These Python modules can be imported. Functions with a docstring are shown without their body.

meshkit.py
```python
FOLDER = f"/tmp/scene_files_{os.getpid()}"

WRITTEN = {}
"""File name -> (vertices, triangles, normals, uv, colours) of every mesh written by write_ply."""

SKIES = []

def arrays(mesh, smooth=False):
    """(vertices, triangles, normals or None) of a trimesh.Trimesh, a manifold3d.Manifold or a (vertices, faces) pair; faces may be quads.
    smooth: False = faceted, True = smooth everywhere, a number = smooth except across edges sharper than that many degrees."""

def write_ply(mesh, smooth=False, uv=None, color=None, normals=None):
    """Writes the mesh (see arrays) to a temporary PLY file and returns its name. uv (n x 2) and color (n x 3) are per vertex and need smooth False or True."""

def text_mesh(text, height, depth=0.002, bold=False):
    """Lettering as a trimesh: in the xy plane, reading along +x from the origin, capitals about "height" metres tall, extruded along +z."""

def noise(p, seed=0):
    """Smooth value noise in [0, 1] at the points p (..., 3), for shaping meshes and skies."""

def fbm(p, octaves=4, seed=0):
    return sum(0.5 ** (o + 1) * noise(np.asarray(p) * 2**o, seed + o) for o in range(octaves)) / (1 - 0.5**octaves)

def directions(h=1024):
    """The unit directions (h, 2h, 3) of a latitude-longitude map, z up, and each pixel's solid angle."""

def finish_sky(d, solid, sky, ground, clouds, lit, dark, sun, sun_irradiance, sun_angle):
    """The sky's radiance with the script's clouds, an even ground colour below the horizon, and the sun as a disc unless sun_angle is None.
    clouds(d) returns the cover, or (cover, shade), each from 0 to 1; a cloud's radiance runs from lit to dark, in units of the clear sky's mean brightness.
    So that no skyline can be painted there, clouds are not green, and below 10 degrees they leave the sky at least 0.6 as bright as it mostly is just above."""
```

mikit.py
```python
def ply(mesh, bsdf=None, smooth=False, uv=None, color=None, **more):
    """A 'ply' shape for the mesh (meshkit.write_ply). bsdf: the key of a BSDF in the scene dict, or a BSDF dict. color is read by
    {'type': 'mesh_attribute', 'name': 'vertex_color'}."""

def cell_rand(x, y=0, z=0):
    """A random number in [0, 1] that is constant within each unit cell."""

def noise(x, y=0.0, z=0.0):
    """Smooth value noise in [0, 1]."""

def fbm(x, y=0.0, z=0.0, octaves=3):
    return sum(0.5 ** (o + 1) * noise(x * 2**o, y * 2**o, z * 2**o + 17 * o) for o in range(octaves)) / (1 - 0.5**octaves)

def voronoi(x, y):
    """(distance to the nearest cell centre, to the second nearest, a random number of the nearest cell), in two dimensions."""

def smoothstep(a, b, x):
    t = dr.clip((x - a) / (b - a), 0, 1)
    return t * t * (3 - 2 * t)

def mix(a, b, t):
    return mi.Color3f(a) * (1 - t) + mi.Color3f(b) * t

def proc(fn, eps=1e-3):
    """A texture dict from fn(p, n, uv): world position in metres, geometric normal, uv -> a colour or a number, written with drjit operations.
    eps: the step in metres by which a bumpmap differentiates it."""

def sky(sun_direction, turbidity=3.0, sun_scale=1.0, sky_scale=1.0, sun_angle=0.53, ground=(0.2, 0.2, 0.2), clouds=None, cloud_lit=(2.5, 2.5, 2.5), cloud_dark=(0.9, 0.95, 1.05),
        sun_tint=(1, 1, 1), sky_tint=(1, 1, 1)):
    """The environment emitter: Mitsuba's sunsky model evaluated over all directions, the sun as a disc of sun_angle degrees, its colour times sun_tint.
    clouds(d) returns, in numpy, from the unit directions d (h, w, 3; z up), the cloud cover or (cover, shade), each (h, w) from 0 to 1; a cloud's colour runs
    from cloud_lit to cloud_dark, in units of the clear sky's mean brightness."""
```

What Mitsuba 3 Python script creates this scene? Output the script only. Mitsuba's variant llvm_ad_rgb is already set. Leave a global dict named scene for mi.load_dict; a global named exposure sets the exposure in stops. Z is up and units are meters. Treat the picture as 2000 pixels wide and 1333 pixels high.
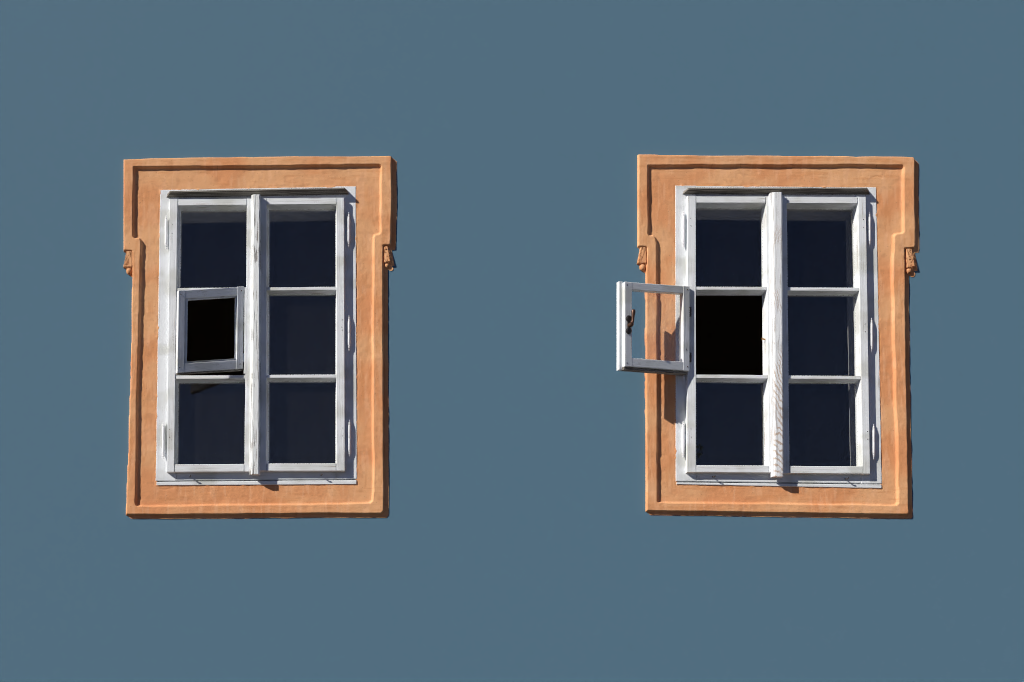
import math, random
import numpy as np, trimesh, shapely, shapely.affinity
import drjit as dr
import mitsuba as mi
import mikit, meshkit
from mikit import noise, fbm, voronoi, cell_rand, smoothstep, mix
from shapely.geometry import Polygon, LineString, Point, MultiPolygon
import manifold3d as m3

random.seed(5)
rng = np.random.default_rng(5)
T = mi.ScalarTransform4f
scene, labels = {}, {}

# ----------------------------------------------------------------- units
# The facade is drawn in "units" of 2.6 mm (u to the right, v downwards from the middle of the wall, d out of the wall).
S = 0.0026
DIST = 2600.0                 # eye to wall, units
FOOT = np.array([800.0, 1394.5])   # point of the wall straight in front of the eye
ZC = 1.6 + (FOOT[1] - 666.5) * S   # height of the middle of the picture above the ground

def W(u, v, d):
    """wall units -> metres"""
    u, v, d = np.broadcast_arrays(np.asarray(u, float), v, d)
    return np.stack([(u - 1000) * S, -d * S, ZC - (v - 666.5) * S], -1)

def at(pt, d):
    """a measured point of the facade, brought to where it stands when it is d in front of the wall plane"""
    return FOOT + (np.asarray(pt, float) - FOOT) * (DIST - d) / DIST

# ----------------------------------------------------------------- camera, sky, exposure
SUN = (-1.7, -1.0, 1.3)
eye = [(FOOT[0] - 1000) * S, -DIST * S, 1.6]
scene['camera'] = {
    'type': 'perspective', 'fov': 2 * math.degrees(math.atan(1000 / DIST)), 'fov_axis': 'x',
    'near_clip': 0.1, 'far_clip': 9000.0,
    'principal_point_offset_x': -(FOOT[0] - 1000) / 2000, 'principal_point_offset_y': -(FOOT[1] - 666.5) / 1333,
    'to_world': T().look_at(origin=eye, target=[eye[0], 0, 1.6], up=[0, 0, 1])}
scene['sky'] = mikit.sky(SUN, turbidity=2.0, sky_scale=0.35, sky_tint=(0.98, 0.88, 1.16), ground=(0.1, 0.1, 0.1), sun_tint=(0.98, 1.165, 1.56))
exposure = 2.07

# ----------------------------------------------------------------- materials
def bsdf(key, d):
    scene[key] = d

def P2(fn, eps=1e-3):
    return mikit.proc(fn, eps)

def col_wall(p, n, uv):
    g = fbm(p.x * 1.1, p.z * 1.1, 3.0, 3)
    f = noise(p.x * 260, p.y * 260, p.z * 260)
    k = 1 + 0.006 * (g - 0.5) + 0.03 * (f - 0.5)
    return mi.Color3f(0.080, 0.158, 0.224) * k
def bump_wall(p, n, uv):
    return fbm(p.x * 90, p.y * 90, p.z * 90, 2)
bsdf('mat_wall', {'type': 'bumpmap', 'scale': 0.00012, 't': P2(bump_wall),
                  'bsdf': {'type': 'principled', 'base_color': P2(col_wall), 'roughness': 0.85, 'specular': 0.2}})

def col_plaster(p, n, uv):
    big = fbm(p.x * 5.5, p.y * 5.5, p.z * 5.5, 4)
    lying = dr.select(dr.abs(p.z - 3.51) > 0.765, 1.0, 0.0)       # trowelled along each member
    strokes = fbm(p.x * 9, 2.0, p.z * 70, 3) * lying + fbm(p.x * 70, 2.0, p.z * 9, 3) * (1 - lying)
    stv = fbm(p.x * 70, 7.0, p.z * 8, 3)
    grain = noise(p.x * 520, p.y * 520, p.z * 520)
    c = mix((0.600, 0.268, 0.122), (0.645, 0.345, 0.172), smoothstep(0.32, 0.68, big))
    c = mix(c, mi.Color3f(0.53, 0.225, 0.09), 0.40 * smoothstep(0.58, 0.72, strokes))
    c = mix(c, mi.Color3f(0.70, 0.40, 0.23), 0.35 * smoothstep(0.56, 0.70, stv))
    blot = fbm(p.x * 26, 11.0, p.z * 26, 3)
    c = mix(c, mi.Color3f(0.42, 0.19, 0.09), 0.25 * smoothstep(0.66, 0.76, blot))
    speck, _, r = voronoi(p.x * 45, p.z * 45 + p.y * 30)
    c = mix(c, mi.Color3f(0.25, 0.11, 0.06), 0.6 * dr.select(r > 0.9, smoothstep(0.10, 0.05, speck), 0))
    return c * (0.93 + 0.14 * grain)
def bump_plaster(p, n, uv):
    a = fbm(p.x * 130, p.y * 130, p.z * 130, 3)
    lying = dr.select(dr.abs(p.z - 3.51) > 0.765, 1.0, 0.0)
    b = fbm(p.x * 22, 5.0, p.z * 110, 2) * lying + fbm(p.x * 110, 5.0, p.z * 22, 2) * (1 - lying)
    return a + 0.6 * b
bsdf('mat_plaster', {'type': 'twosided', 'bsdf': {'type': 'bumpmap', 'scale': 0.0008, 't': P2(bump_plaster, 8e-4),
                     'bsdf': {'type': 'principled', 'base_color': P2(col_plaster), 'roughness': 0.9, 'specular': 0.15}}})

def paint(along_z, wear, base=(0.68, 0.705, 0.73), wood=(0.30, 0.25, 0.20)):
    def fn(p, n, uv):
        a, b = (p.x, p.z) if along_z else (p.z, p.x)
        warp = 0.004 * (fbm(b * 6, a * 12, 3.0, 2) - 0.5)
        g = fbm((a + warp) * 420, b * 7, p.y * 60, 3)
        fine = noise(a * 900, b * 30, p.y * 300)
        dirt = fbm(p.x * 9, p.y * 9, p.z * 9, 3)
        area = smoothstep(0.40, 0.72, fbm(p.x * 7 + 9, p.y * 5, p.z * 4, 2))
        c = mi.Color3f(base) * (0.93 + 0.10 * fine)
        c = mix(c, mi.Color3f(base) * mi.Color3f(0.80, 0.79, 0.74), smoothstep(0.45, 0.7, dirt))
        crack = smoothstep(0.70 - 0.13 * wear, 0.78 - 0.13 * wear, g) * (0.25 + 0.75 * area)
        return mix(c, mi.Color3f(wood), crack * (0.55 + 0.35 * wear))
    def bp(p, n, uv):
        a, b = (p.x, p.z) if along_z else (p.z, p.x)
        return fbm((a + 0.004 * (fbm(b * 6, a * 12, 3.0, 2) - 0.5)) * 420, b * 7, p.y * 60, 2)
    return {'type': 'twosided', 'bsdf': {'type': 'bumpmap', 'scale': 0.0004 + 0.0005 * wear, 't': P2(bp, 6e-4),
            'bsdf': {'type': 'principled', 'base_color': P2(fn), 'roughness': 0.45, 'specular': 0.35}}}
bsdf('mat_paint_upright', paint(True, 0.35))
bsdf('mat_paint_level', paint(False, 0.45, base=(0.67, 0.695, 0.715)))
def col_cracked(p, n, uv):
    wx = p.x + 0.006 * (fbm(p.z * 8, p.x * 30, 6.0, 3) - 0.5)
    a = fbm(wx * 230, p.y * 40, p.z * 10, 3)
    b = fbm(wx * 90, 9.0, p.z * 5, 3)
    area = smoothstep(0.38, 0.62, fbm(p.x * 10, 2.0, p.z * 4.5, 3))
    c = mi.Color3f(0.68, 0.705, 0.71) * (0.90 + 0.13 * noise(p.x * 600, 1.0, p.z * 35))
    c = mix(c, mi.Color3f(0.50, 0.49, 0.45), 0.4 * smoothstep(0.55, 0.68, b) * area)
    return mix(c, mi.Color3f(0.17, 0.15, 0.13), 0.85 * smoothstep(0.56, 0.63, a) * (0.5 + 0.5 * area))
def bump_cracked(p, n, uv):
    wx = p.x + 0.006 * (fbm(p.z * 8, p.x * 30, 6.0, 3) - 0.5)
    return 1 - smoothstep(0.55, 0.66, fbm(wx * 230, p.y * 40, p.z * 10, 3))
bsdf('mat_paint_mullion', {'type': 'twosided', 'bsdf': {'type': 'bumpmap', 'scale': 0.0012, 't': P2(bump_cracked, 6e-4),
                           'bsdf': {'type': 'principled', 'base_color': P2(col_cracked), 'roughness': 0.6, 'specular': 0.3}}})

def col_flaked(p, n, uv):
    """paint worn off along the flame figure of the wood"""
    dx = p.x - 1.302
    zz = p.z - 2.83 + 0.10 * (fbm(p.z * 3.0, 2.0, 5.0, 2) - 0.5)
    v = zz * 25 + 105 * dx * zz + 160 * dr.square(dx) + 2.2 * fbm(p.x * 22, 1.0, p.z * 7, 3) + 1.1 * fbm(p.x * 4, 8.0, p.z * 4, 2) + 0.2 * noise(p.x * 130, 2.0, p.z * 50)
    line = dr.abs(v - dr.floor(v) - 0.5) * 2
    low = smoothstep(0.40, 0.62, fbm(p.x * 26, 4.0, p.z * 6.5, 3) + 0.14 * smoothstep(3.72, 3.35, p.z) - 0.10 * smoothstep(3.5, 3.9, p.z)) * smoothstep(0.004, 0.016, dx)
    fl = smoothstep(0.58, 0.80, line + 0.45 * (noise(p.x * 330, 3.0, p.z * 140) - 0.5)) * low
    c = mi.Color3f(0.69, 0.71, 0.73) * (0.92 + 0.1 * noise(p.x * 700, 1.0, p.z * 40))
    crack = smoothstep(0.575, 0.66, fbm(p.x * 260, p.y * 60, p.z * 9, 3))
    c = mix(c, mi.Color3f(0.34, 0.31, 0.29), 0.6 * crack)
    return mix(c, mi.Color3f(0.40, 0.29, 0.215), fl * 0.85)
def bump_flaked(p, n, uv):
    return fbm(p.x * 300, p.y * 60, p.z * 14, 2)
bsdf('mat_paint_flaked', {'type': 'twosided', 'bsdf': {'type': 'bumpmap', 'scale': 0.0008, 't': P2(bump_flaked, 6e-4),
                          'bsdf': {'type': 'principled', 'base_color': P2(col_flaked), 'roughness': 0.55, 'specular': 0.3}}})
def col_weathered(p, n, uv):
    g = fbm(p.x * 10, p.y * 60, p.z * 300, 3)
    return mix((0.10, 0.09, 0.078), (0.27, 0.25, 0.22), smoothstep(0.35, 0.65, g))
bsdf('mat_weathered', {'type': 'twosided', 'bsdf': {'type': 'principled', 'base_color': P2(col_weathered), 'roughness': 0.8, 'specular': 0.2}})
bsdf('mat_lining', {'type': 'twosided', 'bsdf': {'type': 'principled', 'base_color': {'type': 'rgb', 'value': (0.33, 0.33, 0.33)}, 'roughness': 0.6}})
bsdf('mat_hinge', {'type': 'principled', 'base_color': {'type': 'rgb', 'value': (0.72, 0.73, 0.75)}, 'roughness': 0.25, 'specular': 0.6, 'clearcoat': 0.4})
bsdf('mat_iron', {'type': 'principled', 'base_color': {'type': 'rgb', 'value': (0.06, 0.045, 0.04)}, 'roughness': 0.5, 'metallic': 0.4})
bsdf('mat_bronze', {'type': 'principled', 'base_color': {'type': 'rgb', 'value': (0.085, 0.040, 0.022)}, 'roughness': 0.3, 'metallic': 0.5})
bsdf('mat_brass', {'type': 'principled', 'base_color': {'type': 'rgb', 'value': (0.45, 0.25, 0.10)}, 'roughness': 0.35, 'metallic': 0.8})
bsdf('mat_black_iron', {'type': 'principled', 'base_color': {'type': 'rgb', 'value': (0.025, 0.022, 0.022)}, 'roughness': 0.45, 'metallic': 0.3})
def dust(amount):
    def fn(p, n, uv):
        streak = fbm(p.x * 60, 3.0, p.z * 6, 3)
        g = noise(p.x * 420, 1.0, p.z * 420)
        spot, _, rr = voronoi(p.x * 22, p.z * 22)
        fleck = dr.select(rr > 0.93, smoothstep(0.035, 0.02, spot), 0.0)
        return amount * (0.35 + 0.8 * streak) * (0.6 + 0.8 * g) + 0.10 * fleck
    return fn
for nm, amount in (('mat_glass', 0.003), ('mat_glass_dusty', 0.011)):
    bsdf(nm, {'type': 'blendbsdf', 'weight': P2(dust(amount)), 'a': {'type': 'thindielectric', 'int_ior': 1.5, 'ext_ior': 1.0},
              'b': {'type': 'diffuse', 'reflectance': {'type': 'rgb', 'value': (0.5, 0.49, 0.5)}}})
bsdf('mat_room', {'type': 'twosided', 'bsdf': {'type': 'diffuse', 'reflectance': {'type': 'rgb', 'value': (0.36, 0.29, 0.20)}}})
bsdf('mat_leaf', {'type': 'twosided', 'bsdf': {'type': 'principled', 'base_color': {'type': 'rgb', 'value': (0.016, 0.020, 0.010)}, 'roughness': 0.7}})
def col_ground(p, n, uv):
    g = fbm(p.x * 0.8, p.y * 0.8, 0.0, 3)
    return mix((0.075, 0.072, 0.068), (0.11, 0.105, 0.10), g)
bsdf('mat_ground', {'type': 'twosided', 'bsdf': {'type': 'diffuse', 'reflectance': P2(col_ground)}})

# ----------------------------------------------------------------- helpers
def put(key, mesh, mat, smooth=False):
    base, k = key, 0
    while key in scene:
        k += 1
        key = f'{base}_{k:03d}'
    scene[key] = mikit.ply(mesh, mat, smooth)
    return key

def tag(key, label, category=None, group=None, kind=None):
    labels[key] = {'label': label}
    if category: labels[key]['category'] = category
    if group: labels[key]['group'] = group
    labels[key]['kind'] = kind or 'thing'

def inset(q, c):
    """a convex quad (4x2) moved inwards by c on every side (c may be 4 values, one per side i -> i+1)"""
    q = np.asarray(q, float)
    c = np.broadcast_to(np.asarray(c, float), (4,))
    area = 0.5 * sum(q[i][0] * q[(i + 1) % 4][1] - q[(i + 1) % 4][0] * q[i][1] for i in range(4))
    lines = []
    for i in range(4):
        a, b = q[i], q[(i + 1) % 4]
        t = (b - a) / np.linalg.norm(b - a)
        nn = np.array([-t[1], t[0]]) * np.sign(area)
        lines.append((a + nn * c[i], t))
    out = []
    for i in range(4):
        (a, t), (b, s) = lines[i - 1], lines[i]
        k = np.linalg.solve(np.stack([t, -s], 1), b - a)[0]
        out.append(a + t * k)
    return np.array(out)

def rings_mesh(rings):
    """closed skin over a list of rings (each n x 3), both ends capped"""
    n = len(rings[0])
    v = np.vstack(rings)
    f = []
    for r in range(len(rings) - 1):
        for i in range(n):
            j = (i + 1) % n
            f += [[r * n + i, r * n + j, (r + 1) * n + j], [r * n + i, (r + 1) * n + j, (r + 1) * n + i]]
    for i in range(1, n - 1):
        f.append([0, i + 1, i])
        e = (len(rings) - 1) * n
        f.append([e, e + i, e + i + 1])
    m = trimesh.Trimesh(v, f, process=False)
    if m.volume < 0:
        m.invert()
    return m

def slab(q, d1, d0, c=0.9, flare=0.0, jitter=0.25):
    """a timber whose front face is the measured quad q (top left, top right, bottom right, bottom left) at depth d1; it runs back to d0,
    with eased arrises and, per side (top, right, bottom, left), a putty bevel that widens it by flare at the back"""
    q = np.array([at(p, d1) for p in q]) + rng.normal(0, jitter * 0.5, (4, 2))
    fl = -np.broadcast_to(np.asarray(flare, float), (4,))
    rings = [W(*inset(q, fl).T, d0), W(*q.T, d1 - c) if np.all(fl == 0) else W(*inset(q, fl * 0.02).T, d1 - c - 1.5), W(*inset(q, c).T, d1)]
    return rings_mesh(rings)

def vert(x0a, x0b, x1a, x1b, ya, yb):
    """upright quad: left edge x0a -> x0b, right edge x1a -> x1b from ya (top) to yb (bottom)"""
    return [(x0a, ya), (x1a, ya), (x1b, yb), (x0b, yb)]

def level(x0, x1, ya0, ya1, yb0, yb1):
    """lying quad from x0 to x1: top edge ya0 -> ya1, bottom edge yb0 -> yb1"""
    return [(x0, ya0), (x1, ya1), (x1, yb1), (x0, yb0)]

def lerp(a, b, t):
    return a + (b - a) * t

def nz(x, y, seed=0.0):
    pts = np.stack([np.asarray(x, float).ravel(), np.asarray(y, float).ravel(), np.full(np.size(x), seed)], 1)
    return (np.asarray(meshkit.fbm(pts)).reshape(np.shape(x)))

def wavy(points, amp, seed, scale=38.0, step=4.0, fine_amp=0.3):
    """a hand-run outline: the measured polygon with edges that wander by amp"""
    line = Polygon(points).exterior.segmentize(step)
    c = np.array(line.coords)[:-1]
    off = np.stack([nz(c[:, 0] / scale, c[:, 1] / scale, seed), nz(c[:, 0] / scale, c[:, 1] / scale, seed + 31)], 1)
    off = (off - off.mean(0)) / (off.std() + 1e-9)
    fine = np.stack([nz(c[:, 0] / 9, c[:, 1] / 9, seed + 60), nz(c[:, 0] / 9, c[:, 1] / 9, seed + 91)], 1)
    fine = (fine - fine.mean(0)) / (fine.std() + 1e-9)
    return Polygon(c + amp * off + fine_amp * amp * fine).buffer(0)

# ----------------------------------------------------------------- measured outlines of the two windows
WIN = [
 dict(  # left window
  outer=[(239.8, 311), (300, 308.5), (400, 307), (480, 305.6), (640, 304.8), (763, 304.4), (766, 307), (765.8, 400), (764.5, 470), (763, 480.5), (749.5, 481), (749.2, 560),
         (749.6, 700), (750, 840), (750.6, 960), (750, 999), (745, 1004), (600, 1005), (400, 1006.5), (245.4, 1007), (247, 950), (249, 900), (252, 780), (254, 740), (256.3, 600), (257.5, 520), (257.8, 491), (240.4, 490.5), (240, 400)],
  inner=[(260, 326), (300, 325.6), (500, 324.2), (600, 323), (741, 321.6), (745.5, 324), (745.2, 400), (744.5, 454), (740, 458), (733, 459.5), (731, 464), (730, 560), (729, 700), (729.3, 840), (730.4, 960), (728, 980), (722, 984.6), (500, 987.3), (300, 989.5), (266, 989.5),
         (263.2, 982), (264, 960), (265.8, 900), (266.8, 780), (269, 700), (272, 580), (275, 500), (275.5, 472), (272, 466.5), (262, 466), (258.8, 462), (259.2, 400)],
  frame=[(312.7, 371.5), (695.2, 364.8), (697, 946.8), (303.9, 949.3)],
  corbels=[[(246.5, 489), (258.5, 489), (258.5, 523), (240.3, 523)], [(750, 480), (757.5, 480), (763.4, 512), (751, 514)]], balls=[(251.5, 528.5, 6.5), (756, 517.5, 5)],
  crest=1.0, seed=3.0),
 dict(  # right window
  outer=[(1245.9, 301.4), (1400, 302.8), (1520, 303.5), (1655, 304.2), (1672, 306), (1690, 305), (1784, 306.2), (1787.4, 310), (1788, 400), (1789.6, 480), (1788, 485.5), (1769, 486.5), (1769.6, 560),
         (1768.9, 600), (1771, 700), (1773, 800), (1774.5, 900), (1776.5, 1004), (1774, 1007), (1700, 1006), (1560, 1003.3), (1400, 1001.3), (1263, 1000), (1262, 900), (1261.4, 800), (1261.5, 600), (1262, 483.5), (1245.4, 482.4), (1245.6, 400)],
  inner=[(1265.2, 323), (1350, 322.6), (1520, 322.2), (1650, 322), (1764, 323.2), (1766.5, 327), (1766.6, 400), (1766.4, 453), (1762, 457), (1750, 458.2), (1746.5, 462), (1745, 520), (1745.5, 600), (1749.4, 760), (1753, 840), (1754.6, 940), (1755.5, 982), (1751, 988.4), (1700, 988), (1560, 985.8), (1400, 984),
         (1300, 983), (1284.6, 982.6), (1284, 975), (1283.2, 800), (1282.6, 600), (1282, 475), (1280, 465), (1276, 461.5), (1267, 461.3), (1265.4, 458), (1265.4, 400)],
  frame=[(1319.3, 363.4), (1711.3, 366.6), (1722.6, 955), (1320, 947.2)],
  corbels=[[(1251.5, 481), (1263, 481), (1263, 516), (1244.8, 515)], [(1771, 485), (1782, 485), (1788, 522), (1771.5, 524)]], balls=[(1256, 521, 6.5), (1777, 528.5, 6)],
  crest=1.0, seed=17.0)]

RING, FIELD, FRAME, CASE = 7.6, 1.9, 3.0, 13.5   # depths of the surround's raised band, its flat field, the window frame and the casements

# ----------------------------------------------------------------- ground, room, wall
put('ground', trimesh.Trimesh([[-4000, -4000, 0], [4000, -4000, 0], [4000, 4000, 0], [-4000, 4000, 0]], [[0, 1, 2], [0, 2, 3]]), 'mat_ground')
labels['ground'] = {'label': 'paved ground in front of the blue wall', 'kind': 'structure'}

holes = []
for w in WIN:
    q = np.array([at(p, FRAME) for p in inset(w['frame'], 5.0)])
    holes.append(q)
wall = Polygon([(-1400, -900), (3400, -900), (3400, 1990), (-1400, 1990)], [h.tolist() for h in holes])
def extrude_wall(poly, d0, d1):
    m = trimesh.creation.extrude_polygon(poly, d1 - d0)
    v = np.array(m.vertices)
    m.vertices = W(v[:, 0], v[:, 1], v[:, 2] + d0)
    m = trimesh.Trimesh(m.vertices, m.faces, process=False)
    if m.volume < 0:
        m.invert()
    return m
put('house_wall', extrude_wall(wall, -145, 0), 'mat_wall')
tag('house_wall', 'smooth grey blue painted house wall behind both windows', 'wall')

room = trimesh.creation.box(bounds=[[-4.5, 147 * S, 1.4], [4.5, 4.6, 5.6]])
rv, rf = np.array(room.vertices), np.array(room.faces)
keep = ~(np.isclose(room.triangles[:, :, 1], 147 * S).all(1))
put('room_interior', trimesh.Trimesh(rv, rf[keep], process=False), 'mat_room')
labels['room_interior'] = {'label': 'unlit dark room behind the two windows', 'kind': 'structure'}

# ----------------------------------------------------------------- plaster surrounds
SHADE = np.array([SUN[0] / SUN[1], SUN[2] / -SUN[1]])   # run of a shadow per unit of depth: right, down

def surround(w, key, label, corbel_labels):
    sd = w['seed']
    outer = wavy([at(p, RING) for p in w['outer']], 0.34, sd, scale=55, fine_amp=0.22)
    inner = wavy([at(p, RING) for p in w['inner']], 0.38, sd + 7, scale=60, fine_amp=0.12)
    opening = Polygon(inset([at(p, FRAME) for p in w['frame']], 2.5))
    x0, y0, x1, y1 = outer.bounds
    st = 1.45
    xs, ys = np.arange(x0 - 3, x1 + 4, st), np.arange(y0 - 3, y1 + 4, st)
    X, Y = np.meshgrid(xs, ys)
    pts = shapely.points(X.ravel(), Y.ravel())
    def sdf(poly):
        d = shapely.distance(pts, poly.boundary)
        return np.where(shapely.contains_xy(poly, X.ravel(), Y.ravel()), d, -d).reshape(X.shape)
    shapely.prepare(outer); shapely.prepare(inner)
    so, si = sdf(outer), sdf(inner)
    t = np.clip(so / 2.3, 0, 1)
    edge = np.sqrt(np.clip(1 - (1 - t) ** 2, 0, 1))
    wd = 3.2 + 1.0 * nz(X / 60, Y / 60, sd + 3)
    s = np.clip(si / wd, 0, 1)
    s = 1 - (1 - s) ** 1.9
    h = RING + (FIELD - RING) * s
    n1, n2, n3 = nz(X / 30, Y / 30, sd + 11), nz(X / 9, Y / 9, sd + 13), nz(X / 70, Y / 11, sd + 19)
    for a in (n1, n2, n3):
        a -= a.mean(); a /= a.std()
    h = h + 0.17 * n1 + 0.10 * n2 + 0.05 * n3
    # knocks along the raised band
    for _ in range(18):
        i = rng.integers(0, len(outer.exterior.coords) - 1)
        cx, cy = outer.exterior.coords[int(i)]
        r = rng.uniform(2, 4.5)
        h -= rng.uniform(0.3, 1.0) * np.exp(-((X - cx) ** 2 + ((Y - cy) * 1.2) ** 2) / r ** 2)
    # hairline cracks
    for (pl, dep) in w.get('cracks', []):
        ln = LineString(pl)
        dd = shapely.distance(pts, ln).reshape(X.shape)
        h -= dep * np.clip(1 - dd / 1.4, 0, 1)
    # ragged plaster edge where the coat meets the wooden frame
    lip = np.abs(sdf(Polygon(inset([at(p, FRAME) for p in w['frame']], 0.6))))
    rag = nz(X / 14, Y / 14, sd + 51); rag = (rag - rag.mean()) / rag.std()
    h = h + np.clip(0.5 * n2 + 0.6 * rag - 0.35, -0.8, 1.25) * np.exp(-(lip / 1.8) ** 2)
    h = np.where(so > -0.2, np.maximum(h, 1.4) * edge + (1 - edge) * -1.0, -1.0)
    idx = np.arange(X.size).reshape(X.shape)
    q = np.stack([idx[:-1, :-1], idx[1:, :-1], idx[1:, 1:], idx[:-1, 1:]], -1).reshape(-1, 4)
    cxs, cys = X.ravel()[q].mean(1), Y.ravel()[q].mean(1)
    good = (so.ravel()[q].max(1) > -1.5) & ~shapely.contains_xy(opening, cxs, cys)
    q = q[good]
    f = np.vstack([q[:, [0, 1, 2]], q[:, [0, 2, 3]]])
    used, inv = np.unique(f, return_inverse=True)
    v = W(X.ravel()[used], Y.ravel()[used], h.ravel()[used])
    put(key + '__moulding', trimesh.Trimesh(v, inv.reshape(-1, 3), process=False), 'mat_plaster', smooth=True)
    # the drops under the two ears
    drops = []
    for k, (cq, (bx, by, br)) in enumerate(zip(w['corbels'], w['balls'])):
        cq = np.array([at(p, RING) for p in cq])
        top, bot = RING - 1.8, RING + 0.6
        rings = []
        for (tt, dep) in ((0.0, -0.5), (0.0, 1)):
            pass
        P = []
        for i, p in enumerate(cq):
            dep = top if i < 2 else bot
            P += [[*p, -1.0]]
            cin = inset(cq, 1.3)[i]
            P += [[*p, dep - 1.6], [*cin, dep]]
        hull = m3.Manifold.hull_points(np.array(P, np.float32)).refine_to_length(2.0)
        ball = m3.Manifold.sphere(br, 24).scale([1.0, 1.15, 1.0]).translate([*at((bx, by), RING), 1.0])
        body = (hull + ball).to_mesh()
        mm = trimesh.Trimesh(body.vert_properties[:, :3].astype(float), body.tri_verts, process=True)
        mm = mm.subdivide_to_size(2.2)
        trimesh.smoothing.filter_taubin(mm, iterations=5)
        vv = np.array(mm.vertices)
        vv += 0.08 * (np.stack([nz(vv[:, 0] / 6, vv[:, 1] / 6 + vv[:, 2] / 5, sd + 40 + j) for j in range(3)], 1) - 0.5)
        mw = trimesh.Trimesh(W(vv[:, 0], vv[:, 1], vv[:, 2]), mm.faces, process=False)
        if mw.volume < 0: mw.invert()
        ck = put(key + '__drop', mw, 'mat_plaster', smooth=True)
        labels[ck] = {'label': corbel_labels[k]}
        drops.append(Polygon(cq).union(Point(*at((bx, by), RING)).buffer(br)))
    # added plaster skirt, cut to the shadow the moulding and drops cast on the wall
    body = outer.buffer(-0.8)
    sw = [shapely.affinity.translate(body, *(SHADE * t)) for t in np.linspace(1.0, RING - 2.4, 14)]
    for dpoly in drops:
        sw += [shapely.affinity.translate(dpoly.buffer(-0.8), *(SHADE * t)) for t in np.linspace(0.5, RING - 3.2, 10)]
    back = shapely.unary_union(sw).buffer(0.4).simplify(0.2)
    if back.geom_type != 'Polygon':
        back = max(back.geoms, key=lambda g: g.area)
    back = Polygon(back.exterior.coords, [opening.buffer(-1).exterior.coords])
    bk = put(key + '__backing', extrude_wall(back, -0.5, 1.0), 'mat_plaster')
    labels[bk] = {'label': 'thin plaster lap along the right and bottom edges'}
    tag(key, label, 'window surround', 'moulded plaster window surrounds')

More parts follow.
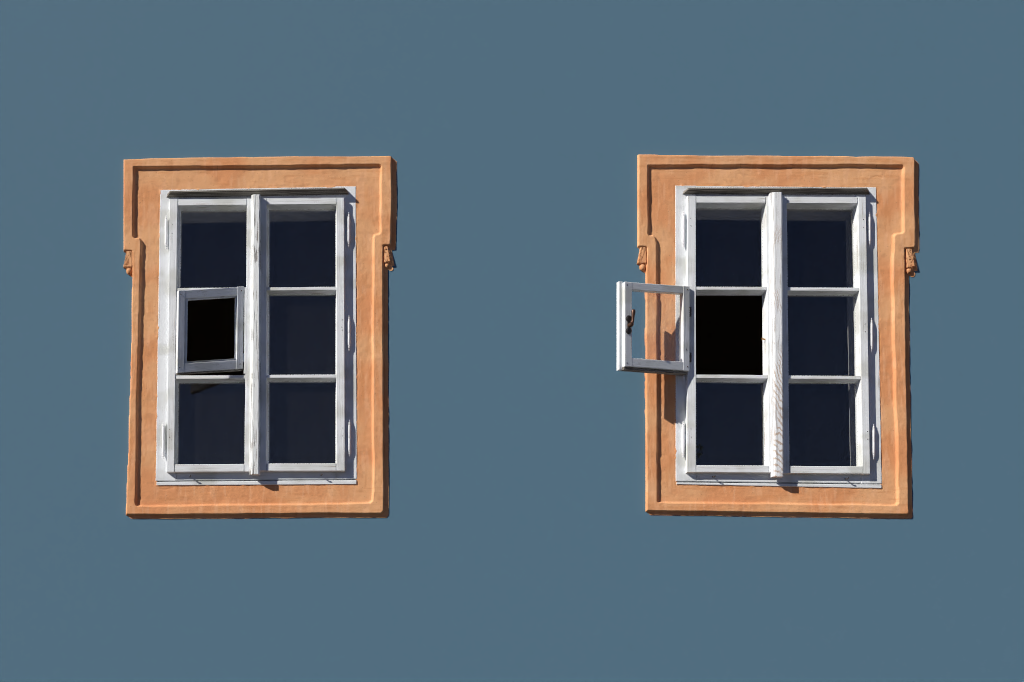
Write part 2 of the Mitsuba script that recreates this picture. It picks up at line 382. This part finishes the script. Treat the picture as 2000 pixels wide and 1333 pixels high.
WIN[1]['cracks'] = [([(1741, 704), (1748, 707.5), (1757, 708.5), (1768, 706)], 0.5), ([(1728, 960), (1738, 967), (1731, 966)], 0.8), ([(1700, 350), (1712, 345), (1722, 349)], 0.8)]
WIN[0]['cracks'] = [([(300, 945), (310, 955), (322, 958), (340, 953)], 0.7), ([(548, 366), (556, 364), (562, 368)], 1.0)]
surround(WIN[0], 'window_surround', 'orange plaster surround with eared corners framing the left window',
         ['small hanging drop under the left ear', 'small hanging drop under the right ear'])
surround(WIN[1], 'window_surround_001', 'orange plaster surround framing the right window, partly behind its open vent sash',
         ['small hanging drop under the left ear', 'small hanging drop under the right ear'])

# ----------------------------------------------------------------- windows
UP, LV = 'mat_paint_upright', 'mat_paint_level'

def tube(path, r, n=8):
    path = np.asarray(path, float)
    rr = np.broadcast_to(r, (len(path),))
    tan = np.gradient(path, axis=0)
    tan /= np.linalg.norm(tan, axis=1, keepdims=True)
    ref = np.array([0.31, 0.87, 0.37])
    rings = []
    for p, t, q in zip(path, tan, rr):
        a = np.cross(t, ref); a /= np.linalg.norm(a)
        b = np.cross(t, a)
        ang = np.arange(n) * 2 * math.pi / n
        rings.append(p + q * (np.cos(ang)[:, None] * a + np.sin(ang)[:, None] * b))
    return rings_mesh(rings)

def hinge_mesh(x, ya, yb, d):
    """barrel hinge with turned finials"""
    prof = [(0, 0), (0.9, 0.2), (1.5, 1.5), (1.5, 2.5), (0.9, 3.8), (1.7, 4.6), (2.3, 6), (1.6, 7.4), (2.6, 8.2), (2.6, 9.6), (1.9, 10.2), (2.9, 11.2), (3.0, 12.5)]
    L = yb - ya
    half = [(r, h) for r, h in prof] + [(3.0, L / 2 - 0.5), (2.4, L / 2 - 0.2), (2.4, L / 2)]
    full = half + [(r, L - h) for r, h in half[::-1][1:]]
    n, rings = 14, []
    c0 = at((x, ya), d); c1 = at((x, yb), d)
    for r, h in full:
        cx, cy = lerp(c0, c1, h / L)
        ang = np.arange(n) * 2 * math.pi / n
        r = max(r, 0.05)
        rings.append(W(cx + r * np.cos(ang), np.full(n, cy), d + r * np.sin(ang)))
    m = rings_mesh(rings)
    leaf = slab([(x - 0.6, ya + 14), (x + 5.5, ya + 14), (x + 5.5, yb - 14), (x - 0.6, yb - 14)], d - 1.2, d - 3.5, 0.3, jitter=0)
    return m

def casement(key, c):
    """one side-hung casement: two stiles, two rails, two glazing bars, three panes"""
    D, B = CASE, -13.0
    for q, fl in ((c['ls'], (0, 3.0, 0, 0)), (c['rs'], (0, 0, 0, 3.0))):
        put(key + '__stile', slab(q, D, B, 0.9, fl), UP)
    put(key + '__rail', slab(c['top'], D - 0.25, B + 0.5, 0.9, (0, 0, 3.5, 0)), LV)
    put(key + '__rail', slab(c['bottom'], D - 0.25, B + 0.5, 0.9, (2.0, 0, 0, 0)), LV)
    for q in c['bars']:
        put(key + '__glazing_bar', slab(q, D - 1.2, B + 1.5, 0.7, (2.5, 0, 3.2, 0)), LV)
    for i, q in enumerate(c['panes']):
        if q is None: continue
        v = np.array([at(p, -7.0) for p in q])
        lean = rng.normal(0, 0.9, 2)
        put(key + '__pane', trimesh.Trimesh(W(*v.T, -7.0 + lean[0] * np.array([-1, -1, 1, 1]) + lean[1] * np.array([-1, 1, 1, -1])), [[0, 3, 2], [0, 2, 1]], process=False), 'mat_glass_dusty' if i in c.get('dusty', []) else 'mat_glass')

def leaf_local(corners, thick):
    """the skewed box of a small hung sash: local (a: 0 free edge .. 1 hinge edge, b: 0 top .. 1 bottom, w: units behind the face)"""
    c = [np.array([*at(p[:2], p[2]), p[2]]) for p in corners]          # TL, TR, BR, BL of the face
    nrm = np.cross(c[1] - c[0], c[3] - c[0]); nrm /= np.linalg.norm(nrm)
    if nrm[2] > 0: nrm = -nrm
    wid = np.linalg.norm(c[1] - c[0]); hei = np.linalg.norm(c[3] - c[0])
    def f(x, y, w):
        a, b = x / wid, y / hei
        p = (c[0] * (1 - a) + c[1] * a) * (1 - b) + (c[3] * (1 - a) + c[2] * a) * b + nrm * w
        return W(p[0], p[1], p[2])
    return f, wid, hei

def leaf_box(f, x0, x1, y0, y1, w0, w1, c=0.7):
    rings = []
    for (w, ins) in ((w1, c), (w1 - c, 0), (w0 + c, 0), (w0, c)):
        rings.append(np.array([f(x0 + ins, y0 + ins, w), f(x1 - ins, y0 + ins, w), f(x1 - ins, y1 - ins, w), f(x0 + ins, y1 - ins, w)]))
    return rings_mesh(rings)

def window(key, w, c, label, mullion_mat, mullion_label):
    fr = w['frame']
    (xl, yt), (xr, ytr), (xrb, ybr), (xlb, ybl) = fr
    j = c['joint']      # y of the joint above the bottom strip, at left and right
    wide = 40
    def X0(y): return lerp(xl, xlb, (y - yt) / (ybl - yt))
    def X1(y): return lerp(xr, xrb, (y - ytr) / (ybr - ytr))
    put(key + '__frame_post', slab([(X0(yt), yt), (X0(yt) + wide, yt), (X0(j[0]) + wide, j[0] - 0.6), (X0(j[0]), j[0] - 0.6)], FRAME, -16, 0.8), UP)
    put(key + '__frame_post', slab([(X1(ytr) - wide, ytr), (X1(ytr), ytr), (X1(j[1]), j[1] - 0.6), (X1(j[1]) - wide, j[1] - 0.6)], FRAME, -16, 0.8), UP)
    ym = lambda x: lerp(yt, ytr, (x - xl) / (xr - xl))
    yj = lambda x: lerp(j[0], j[1], (x - xlb) / (xrb - xlb))
    a, b = xl + wide + 0.3, xr - wide - 0.3
    put(key + '__frame_head', slab(level(a, b, ym(a) + 0.4, ym(b) + 0.4, ym(a) + 32, ym(b) + 32), FRAME - 0.3, -16, 0.6), LV)
    a, b = X0(j[0]) + wide + 0.3, X1(j[1]) - wide - 0.3
    put(key + '__frame_foot', slab(level(a, b, yj(a) - 32, yj(b) - 32, yj(a) - 0.7, yj(b) - 0.7), FRAME - 0.2, -16, 0.8), LV)
    put(key + '__sill_strip', slab(level(xlb + 1.5, xrb - 0.5, j[0] + 1.4, j[1] + 1.4, ybl, ybr), FRAME + 0.8, -16, 0.9), LV)
    # boards that line the recess behind the casements
    q = np.array([at(p, FRAME) for p in inset(fr, 8.0)])
    q2 = inset(q, 5.0)
    for i, nm in enumerate(('lining_head', 'lining_board', 'lining_foot', 'lining_board')):
        k = (i + 1) % 4
        o0, o1, n0, n1 = q[i], q[k], q2[i], q2[k]
        rings = [W(*np.array([o0, o1, n1, n0]).T, -16.5), W(*np.array([o0, o1, n1, n0]).T, -c['deep'])]
        put(key + '__' + nm, rings_mesh(rings), 'mat_lining')
    # rain board over the casements: mitred ends, thin lip in front
    fb = c['drip']
    front = np.array([at(p, 19.0) for p in fb['front']])
    back = np.array([at(p, FRAME - 1) for p in fb['back']])
    m = rings_mesh([W(*back.T, FRAME - 1), W(*front.T, 18.4), W(*inset(front, 0.5).T, 19.0)])
    dk = put(key + '__rain_board', m, 'mat_weathered')
    labels[dk] = {'label': 'weathered grey rain board above the casements'}
    casement(key + '__casement', c['left'])
    casement(key + '__casement_001', c['right'])
    # mullion strip that covers the meeting stiles
    q = [at(p, CASE + 11.0) for p in c['mullion']]
    qa = np.array(q)
    wob = W(*inset(qa, (0.0, -0.4, 0.0, -0.4)).T, CASE - 1)
    nseg = 24
    L0, L1 = [qa[0] + (qa[3] - qa[0]) * t for t in np.linspace(0, 1, nseg)], [qa[1] + (qa[2] - qa[1]) * t for t in np.linspace(0, 1, nseg)]
    prof = [(t, CASE + e) for t, e in ((0.0, -2), (0.0, 5.5), (0.05, 7.2), (0.16, 8.2), (0.24, 10.2), (0.34, 11.0), (0.9, 11.0), (1.0, 9.9), (1.0, -2))]
    rings = []
    for i, (p, r) in enumerate(zip(L0, L1)):
        jx = 0.22 * (nz(np.array([i * 0.37]), np.array([2.0]), w['seed'])[0] - 0.5)
        rings.append(np.array([W(*(p + (r - p) * t + np.array([jx, 0])), d) for t, d in prof]))
    mk = put(key + '__mullion', rings_mesh(rings), mullion_mat)
    labels[mk] = {'label': mullion_label}
    for (x, ya, yb, side) in c['hinges']:
        put(key + '__hinge', hinge_mesh(x, ya, yb, FRAME + 4.0), 'mat_hinge', smooth=35)
    for (x, y, d) in c['screws']:
        px, py = at((x, y), d)
        ang = np.arange(8) * math.pi / 4
        put(key + '__screw', rings_mesh([W(px + 1.1 * np.cos(ang), py + 1.1 * np.sin(ang), d - 1), W(px + 0.9 * np.cos(ang), py + 0.9 * np.sin(ang), d + 0.35)]), 'mat_iron')
    for (x, y) in c['hooks']:
        p0 = at((x, y), FRAME)
        th = np.linspace(0, 1, 16)
        path = W(p0[0] + 1.0 * np.sin(th * 5) + 5 * th ** 2, p0[1] + 3.5 * np.sin(th * math.pi) * th, FRAME - 3 + 20 * th - 6 * th ** 4)
        put(key + '__hook', tube(path, 1.15 * S), 'mat_iron', smooth=40)
    for (x, y, d) in c.get('catches', []):
        p0 = at((x, y), d)
        v = [W(p0[0] + a, p0[1] + b, d + e) for a, b, e in ((6, 0, 0), (1, 0, 1), (-2, -1, 2), (-4, 0, 2.5))]
        put(key + '__catch', tube(np.array(v), np.array([1.6, 1.4, 1.6, 2.4]) * S, 10), 'mat_brass', smooth=40)
    tag(key, label, 'window', 'white two-casement windows')

def bars(x0, x1, rows):
    return [level(x0(ya), x1(ya), ya, yb, yc, yd) for ya, yb, yc, yd in rows]

# left window --------------------------------------------------------------
cl = dict(
 joint=(940.8, 937.0), deep=141,
 drip=dict(front=[(331.5, 373.8), (672.5, 367.2), (673, 370.4), (332, 377)], back=[(326, 380.5), (680.5, 374.5), (682, 381.8), (324.8, 387.6)]),
 mullion=[(490, 380.5), (508.4, 380.5), (506, 927), (486.6, 927)],
 left=dict(ls=vert(331.2, 325.2, 347, 340.4, 388.8, 923), rs=vert(482, 477, 496, 494, 388, 922.4),
           top=level(347.2, 481.8, 389, 388.2, 402.8, 402), bottom=level(340.8, 476.8, 907.2, 906.8, 923, 922.4),
           bars=[level(345.8, 480.2, 563, 562, 570, 569), level(342.6, 479, 733.8, 733, 741.6, 740.6)],
           dusty=[2], panes=[[(345, 401), (484, 401), (483, 566), (343, 566)], None, [(340, 737), (481, 737), (479, 910), (338, 910)]]),
 right=dict(ls=vert(500, 498, 521, 520.2, 387, 920.6), rs=vert(657, 656.6, 672.2, 673.8, 386.2, 920.8),
            top=level(521.2, 656.8, 387, 386.4, 401, 400), bottom=level(520.4, 656.4, 905.6, 905, 921, 920.8),
            bars=[level(521, 657, 561.4, 560.6, 568.6, 567.6), level(520.6, 657.6, 732.6, 731.6, 740, 739)],
            dusty=[1, 2], panes=[[(519, 399), (659, 399), (659, 564), (519, 564)], [(519, 564), (659, 564), (659, 736), (518, 736)], [(518, 736), (659, 736), (658, 908), (518, 908)]]),
 hinges=[(325, 422, 488, 0), (319.4, 825, 897, 0), (681, 415.5, 483.5, 1), (681.6, 617, 687, 1), (682.4, 821, 893, 1)],
 screws=[(331.5 + 5.5, 440, CASE), (331.5 + 4.5, 457, CASE), (668.2, 626, CASE), (667.6, 640, CASE), (668.4, 646, CASE), (331.6, 840, CASE), (331, 855, CASE), (669.4, 837, CASE), (669.2, 852, CASE)],
 hooks=[(371, 931), (626, 928.5)])
window('casement_window', WIN[0], cl, 'white painted window on the left, small vent sash ajar in its middle', 'mat_paint_mullion', 'cracked white centre strip with grey weathered grain')

# right window -------------------------------------------------------------
cr = dict(
 joint=(941.4, 946.0), deep=141,
 drip=dict(front=[(1344.5, 367.4), (1693.4, 367.0), (1693.6, 370.4), (1345, 370.8)], back=[(1334, 375.5), (1697.5, 374.2), (1699.4, 381.8), (1332.4, 381.2)]),
 mullion=[(1504.8, 376), (1528, 376), (1530.4, 931.4), (1508.8, 931.4)],
 left=dict(ls=vert(1343.4, 1341.2, 1359.8, 1359.4, 382.8, 923.6), rs=vert(1495.8, 1502.2, 1514, 1518, 383.2, 924.2),
           top=level(1360, 1495.6, 383.4, 384, 397, 397.6), bottom=level(1359.6, 1502, 908.6, 909.8, 923.6, 924.4),
           bars=[level(1359.8, 1497.8, 560.6, 560.8, 567.4, 567.6), level(1359.6, 1500, 732.2, 733, 739.8, 740.6)],
           panes=[[(1357, 395), (1498, 395), (1500, 564), (1357, 564)], None, [(1357, 736), (1502, 736), (1504, 911), (1357, 911)]]),
 right=dict(ls=vert(1520, 1524, 1537.2, 1542.4, 384, 925.6), rs=vert(1675.4, 1684.8, 1691.4, 1699.8, 384.6, 926.6),
            top=level(1537.4, 1675.2, 384.4, 384.8, 398, 398.4), bottom=level(1542.2, 1684.6, 910.6, 911.2, 925.6, 926.4),
            bars=[level(1538.8, 1678.2, 561.4, 562, 568.8, 569.4), level(1540.6, 1681.4, 733.8, 734.8, 741, 742)],
            panes=[[(1535, 396), (1678, 396), (1681, 565), (1536, 565)], [(1536, 565), (1681, 565), (1684, 738), (1538, 738)], [(1538, 738), (1684, 738), (1687, 914), (1540, 914)]]),
 hinges=[(1335, 413.5, 484.5, 0), (1335.6, 680, 750, 0), (1334.6, 824, 895, 0), (1698, 415.5, 484, 1), (1702, 622, 689, 1), (1706, 829.5, 898.5, 1)],
 screws=[(1349, 427, CASE), (1349.6, 442.5, CASE), (1686.4, 430, CASE), (1686.6, 445, CASE), (1689.8, 634, CASE), (1690, 649, CASE), (1349.6, 839, CASE), (1350.4, 855, CASE), (1694.6, 843.6, CASE), (1694.8, 859, CASE)],
 hooks=[(1391, 932), (1650, 936)], catches=[(1491, 664, 1.0)])
window('casement_window_001', WIN[1], cr, 'white painted window on the right, small vent sash swung out past its frame', 'mat_paint_flaked', 'white centre strip with paint flaked off along the tan wood figure')

# vent sash of the left window: ajar, hung on the right, racked with age ----
def sash_left(key):
    f, wd, hh = leaf_local([(348.6, 568, 76), (476.4, 560.2, 14.5), (474.8, 721, 14.5), (346, 729, 76)], 12)
    sl, sr, rt, rb = 13.5, 13.6, 16, 17
    t = 10
    put(key + '__stile', leaf_box(f, 0, sl, 0, hh, 0, t), UP)
    put(key + '__stile', leaf_box(f, wd - sr, wd, 0, hh, 0, t), UP)
    put(key + '__rail', leaf_box(f, sl + 0.2, wd - sr - 0.2, 0.3, rt, 0.3, t - 0.3), LV)
    put(key + '__rail', leaf_box(f, sl + 0.2, wd - sr - 0.2, hh - rb, hh - 0.3, 0.3, t - 0.3), LV)
    b = 6.0
    y0, y1, xa, xb = rt, hh - rb, sl, wd - sr
    def wedge(pts):
        return rings_mesh([np.array([f(*p) for p in ring]) for ring in pts])
    put(key + '__bead', wedge([[(xa, y, 6), (xa + b, y, 0.8), (xa + b, y, 9), (xa, y, 9)] for y in (y0, y1)]), UP)
    put(key + '__bead', wedge([[(xb, y, 6), (xb - 2, y, 3), (xb - 2, y, 9), (xb, y, 9)] for y in (y0, y1)]), UP)
    put(key + '__bead', wedge([[(x, y1, 5), (x, y1 - 3.4, 0.8), (x, y1 - 3.4, 9), (x, y1, 9)] for x in (xa + b + 0.2, xb - 2.2)]), LV)
    put(key + '__bead', wedge([[(x, y0, 5), (x, y0 + 2.5, 3), (x, y0 + 2.5, 9), (x, y0, 9)] for x in (xa + b + 0.2, xb - 2.2)]), LV)
    # drip lip along the bottom
    put(key + '__drip_lip', leaf_box(f, 1, wd, hh + 0.1, hh + 2.2, 2, t + 1), 'mat_weathered')
    for y in (22, hh - 30):
        put(key + '__hinge', leaf_box(f, wd + 0.2, wd + 5, y, y + 16, 1.5, 8, 0.8), 'mat_hinge')
    for (x, y) in ((5, 8), (5, hh - 9), (wd - 5, 8), (wd - 6, hh - 9)):
        put(key + '__peg', leaf_box(f, x - 1, x + 1, y - 1, y + 1, -0.5, 2, 0.3), 'mat_iron')
    labels[key] = {'label': 'small vent sash standing ajar, blue grey in the shade'}
sash_left('casement_window__vent_sash')
put('casement_window__casement__hinge_post', slab([(477.6, 562), (483, 562), (481.4, 731), (476, 731)], CASE + 0.4, -10, 0.6), UP)

def sash_right(key):
    f, wd, hh = leaf_local([(1220.5, 551, 77), (1347, 560, 20), (1347, 725.6, 20), (1220.5, 716, 77)], 12)
    sl, sr, rt, rb = 16.0, 14.5, 14.0, 16.5
    t = 13
    put(key + '__stile', leaf_box(f, 0, sl, 0, hh, 0, t), UP)
    put(key + '__stile', leaf_box(f, wd - sr, wd, 0, hh, 0, t), UP)
    put(key + '__rail', leaf_box(f, sl + 0.2, wd - sr - 0.2, 0.3, rt, 0.3, t - 0.3), LV)
    put(key + '__rail', leaf_box(f, sl + 0.2, wd - sr - 0.2, hh - rb, hh - 0.3, 0.3, t - 0.3), LV)
    # closing lip round the outer face
    put(key + '__lip', leaf_box(f, -7, 0.6, -3, hh + 5, 9, t + 6), UP)
    put(key + '__lip', leaf_box(f, 0.6, wd - 1, hh + 0.1, hh + 5, 5, t + 6), 'mat_weathered')
    g = [f(sl - 1, rt - 1, 8), f(wd - sr + 1, rt - 1, 8), f(wd - sr + 1, hh - rb + 1, 8), f(sl - 1, hh - rb + 1, 8)]
    put(key + '__pane', trimesh.Trimesh(np.array(g), [[0, 1, 2], [0, 2, 3]], process=False), 'mat_glass')
    for y in (38, hh - 36):
        put(key + '__hinge', leaf_box(f, wd + 0.3, wd + 6, y, y + 18, 2, 9, 0.8), 'mat_iron')
    for (x, y) in ((5, 6), (5, hh - 6), (wd - 5, 7), (wd - 5, hh - 8), (wd - 8, hh - 40)):
        put(key + '__peg', leaf_box(f, x - 1.1, x + 1.1, y - 1.1, y + 1.1, -0.5, 2, 0.3), 'mat_iron')
    # handle: black plate with two round ends, bronze knob and lever
    hk = key + '__handle'
    cx, cy = 8.0, 81.0
    plate = [leaf_box(f, cx - 3.2, cx + 3.2, cy - 13, cy + 13, -2.2, 0.4, 0.8)]
    for s in (-11, 12):
        ang = np.arange(16) * math.pi / 8
        plate.append(rings_mesh([np.array([f(cx + r * math.cos(a), cy + s + r * math.sin(a), w) for a in ang]) for r, w in ((6.2, 0.3), (6.2, -2.2), (4.8, -3.4))]))
    lever = []
    ang = np.arange(14) * 2 * math.pi / 14
    lever.append(rings_mesh([np.array([f(cx + 1 + r * math.cos(a), cy + 2 + r * math.sin(a), w) for a in ang]) for r, w in ((4.6, -1), (3.8, -4), (3.6, -6), (4.6, -8), (4.2, -10.5), (2.5, -12))]))
    pth = np.array([f(cx + 1, cy + 2, -7), f(cx + 3, cy - 1, -8.5), f(cx + 3.8, cy - 6, -9), f(cx + 4.4, cy - 14, -9), f(cx + 5.2, cy - 23, -9), f(cx + 5.4, cy - 26, -9)])
    lever.append(tube(pth, np.array([3.2, 3.0, 2.7, 3.2, 4.2, 3.0]) * S, 12))
    pk = put(key + '__handle_plate', trimesh.util.concatenate(plate), 'mat_black_iron', smooth=35)
    labels[pk] = {'label': 'black handle plate with two round ends'}
    pk = put(hk, trimesh.util.concatenate(lever), 'mat_bronze', smooth=35)
    labels[pk] = {'label': 'dark bronze lever handle'}
    labels[key] = {'label': 'small vent sash swung out, wall seen through it'}
sash_right('casement_window_001__vent_sash')

# dark leafy sprig stuck behind the edge of a casement, right window, lower left pane
def sprig(key, spots, d, label):
    parts = []
    for (x, y, L, a) in spots:
        px, py = at((x, y), d)
        ca, sa = math.cos(a), math.sin(a)
        t = np.linspace(0, 1, 9)
        wv = 0.34 * L * np.sin(math.pi * t ** 0.8) + 0.15
        top = [W(px + ca * s * L - sa * q, py + sa * s * L + ca * q, d + 0.6 * math.sin(3 * s)) for s, q in zip(t, wv)]
        bot = [W(px + ca * s * L + sa * q, py + sa * s * L - ca * q, d + 0.6 * math.sin(3 * s)) for s, q in zip(t, wv)]
        mid = [W(px + ca * s * L, py + sa * s * L, d + 1.2 + 0.6 * math.sin(3 * s)) for s in t]
        bk = [W(px + ca * s * L, py + sa * s * L, d + 0.7 + 0.6 * math.sin(3 * s)) for s in t]
        v = np.array(top + mid + bot + bk); n = 9; f = []
        for r, s in ((0, 1), (1, 2), (2, 3), (3, 0)):
            for i in range(n - 1):
                f += [[r * n + i, r * n + i + 1, s * n + i + 1], [r * n + i, s * n + i + 1, s * n + i]]
        parts.append(trimesh.Trimesh(v, f, process=False))
    xs = np.array([s[:2] for s in spots])
    stem = np.array([W(*at(p, d), d) for p in [(1361.5, 901), (1364, 890), (1367, 880), (1368, 872)]])
    parts.append(tube(stem, 0.45 * S, 6))
    put(key, trimesh.util.concatenate(parts), 'mat_leaf')
    tag(key, label, 'sprig')
sprig('leaf_sprig', [(1365, 876, 7, -2.4), (1367, 875, 8, -0.2), (1367, 877, 6, 0.7), (1365, 886, 8, 0.5), (1365, 886, 6, 2.4), (1364, 890, 7, 1.2), (1366, 872, 6, -1.2)], -5.0,
      'tiny dark leafy sprig at the lower left pane of the right window')
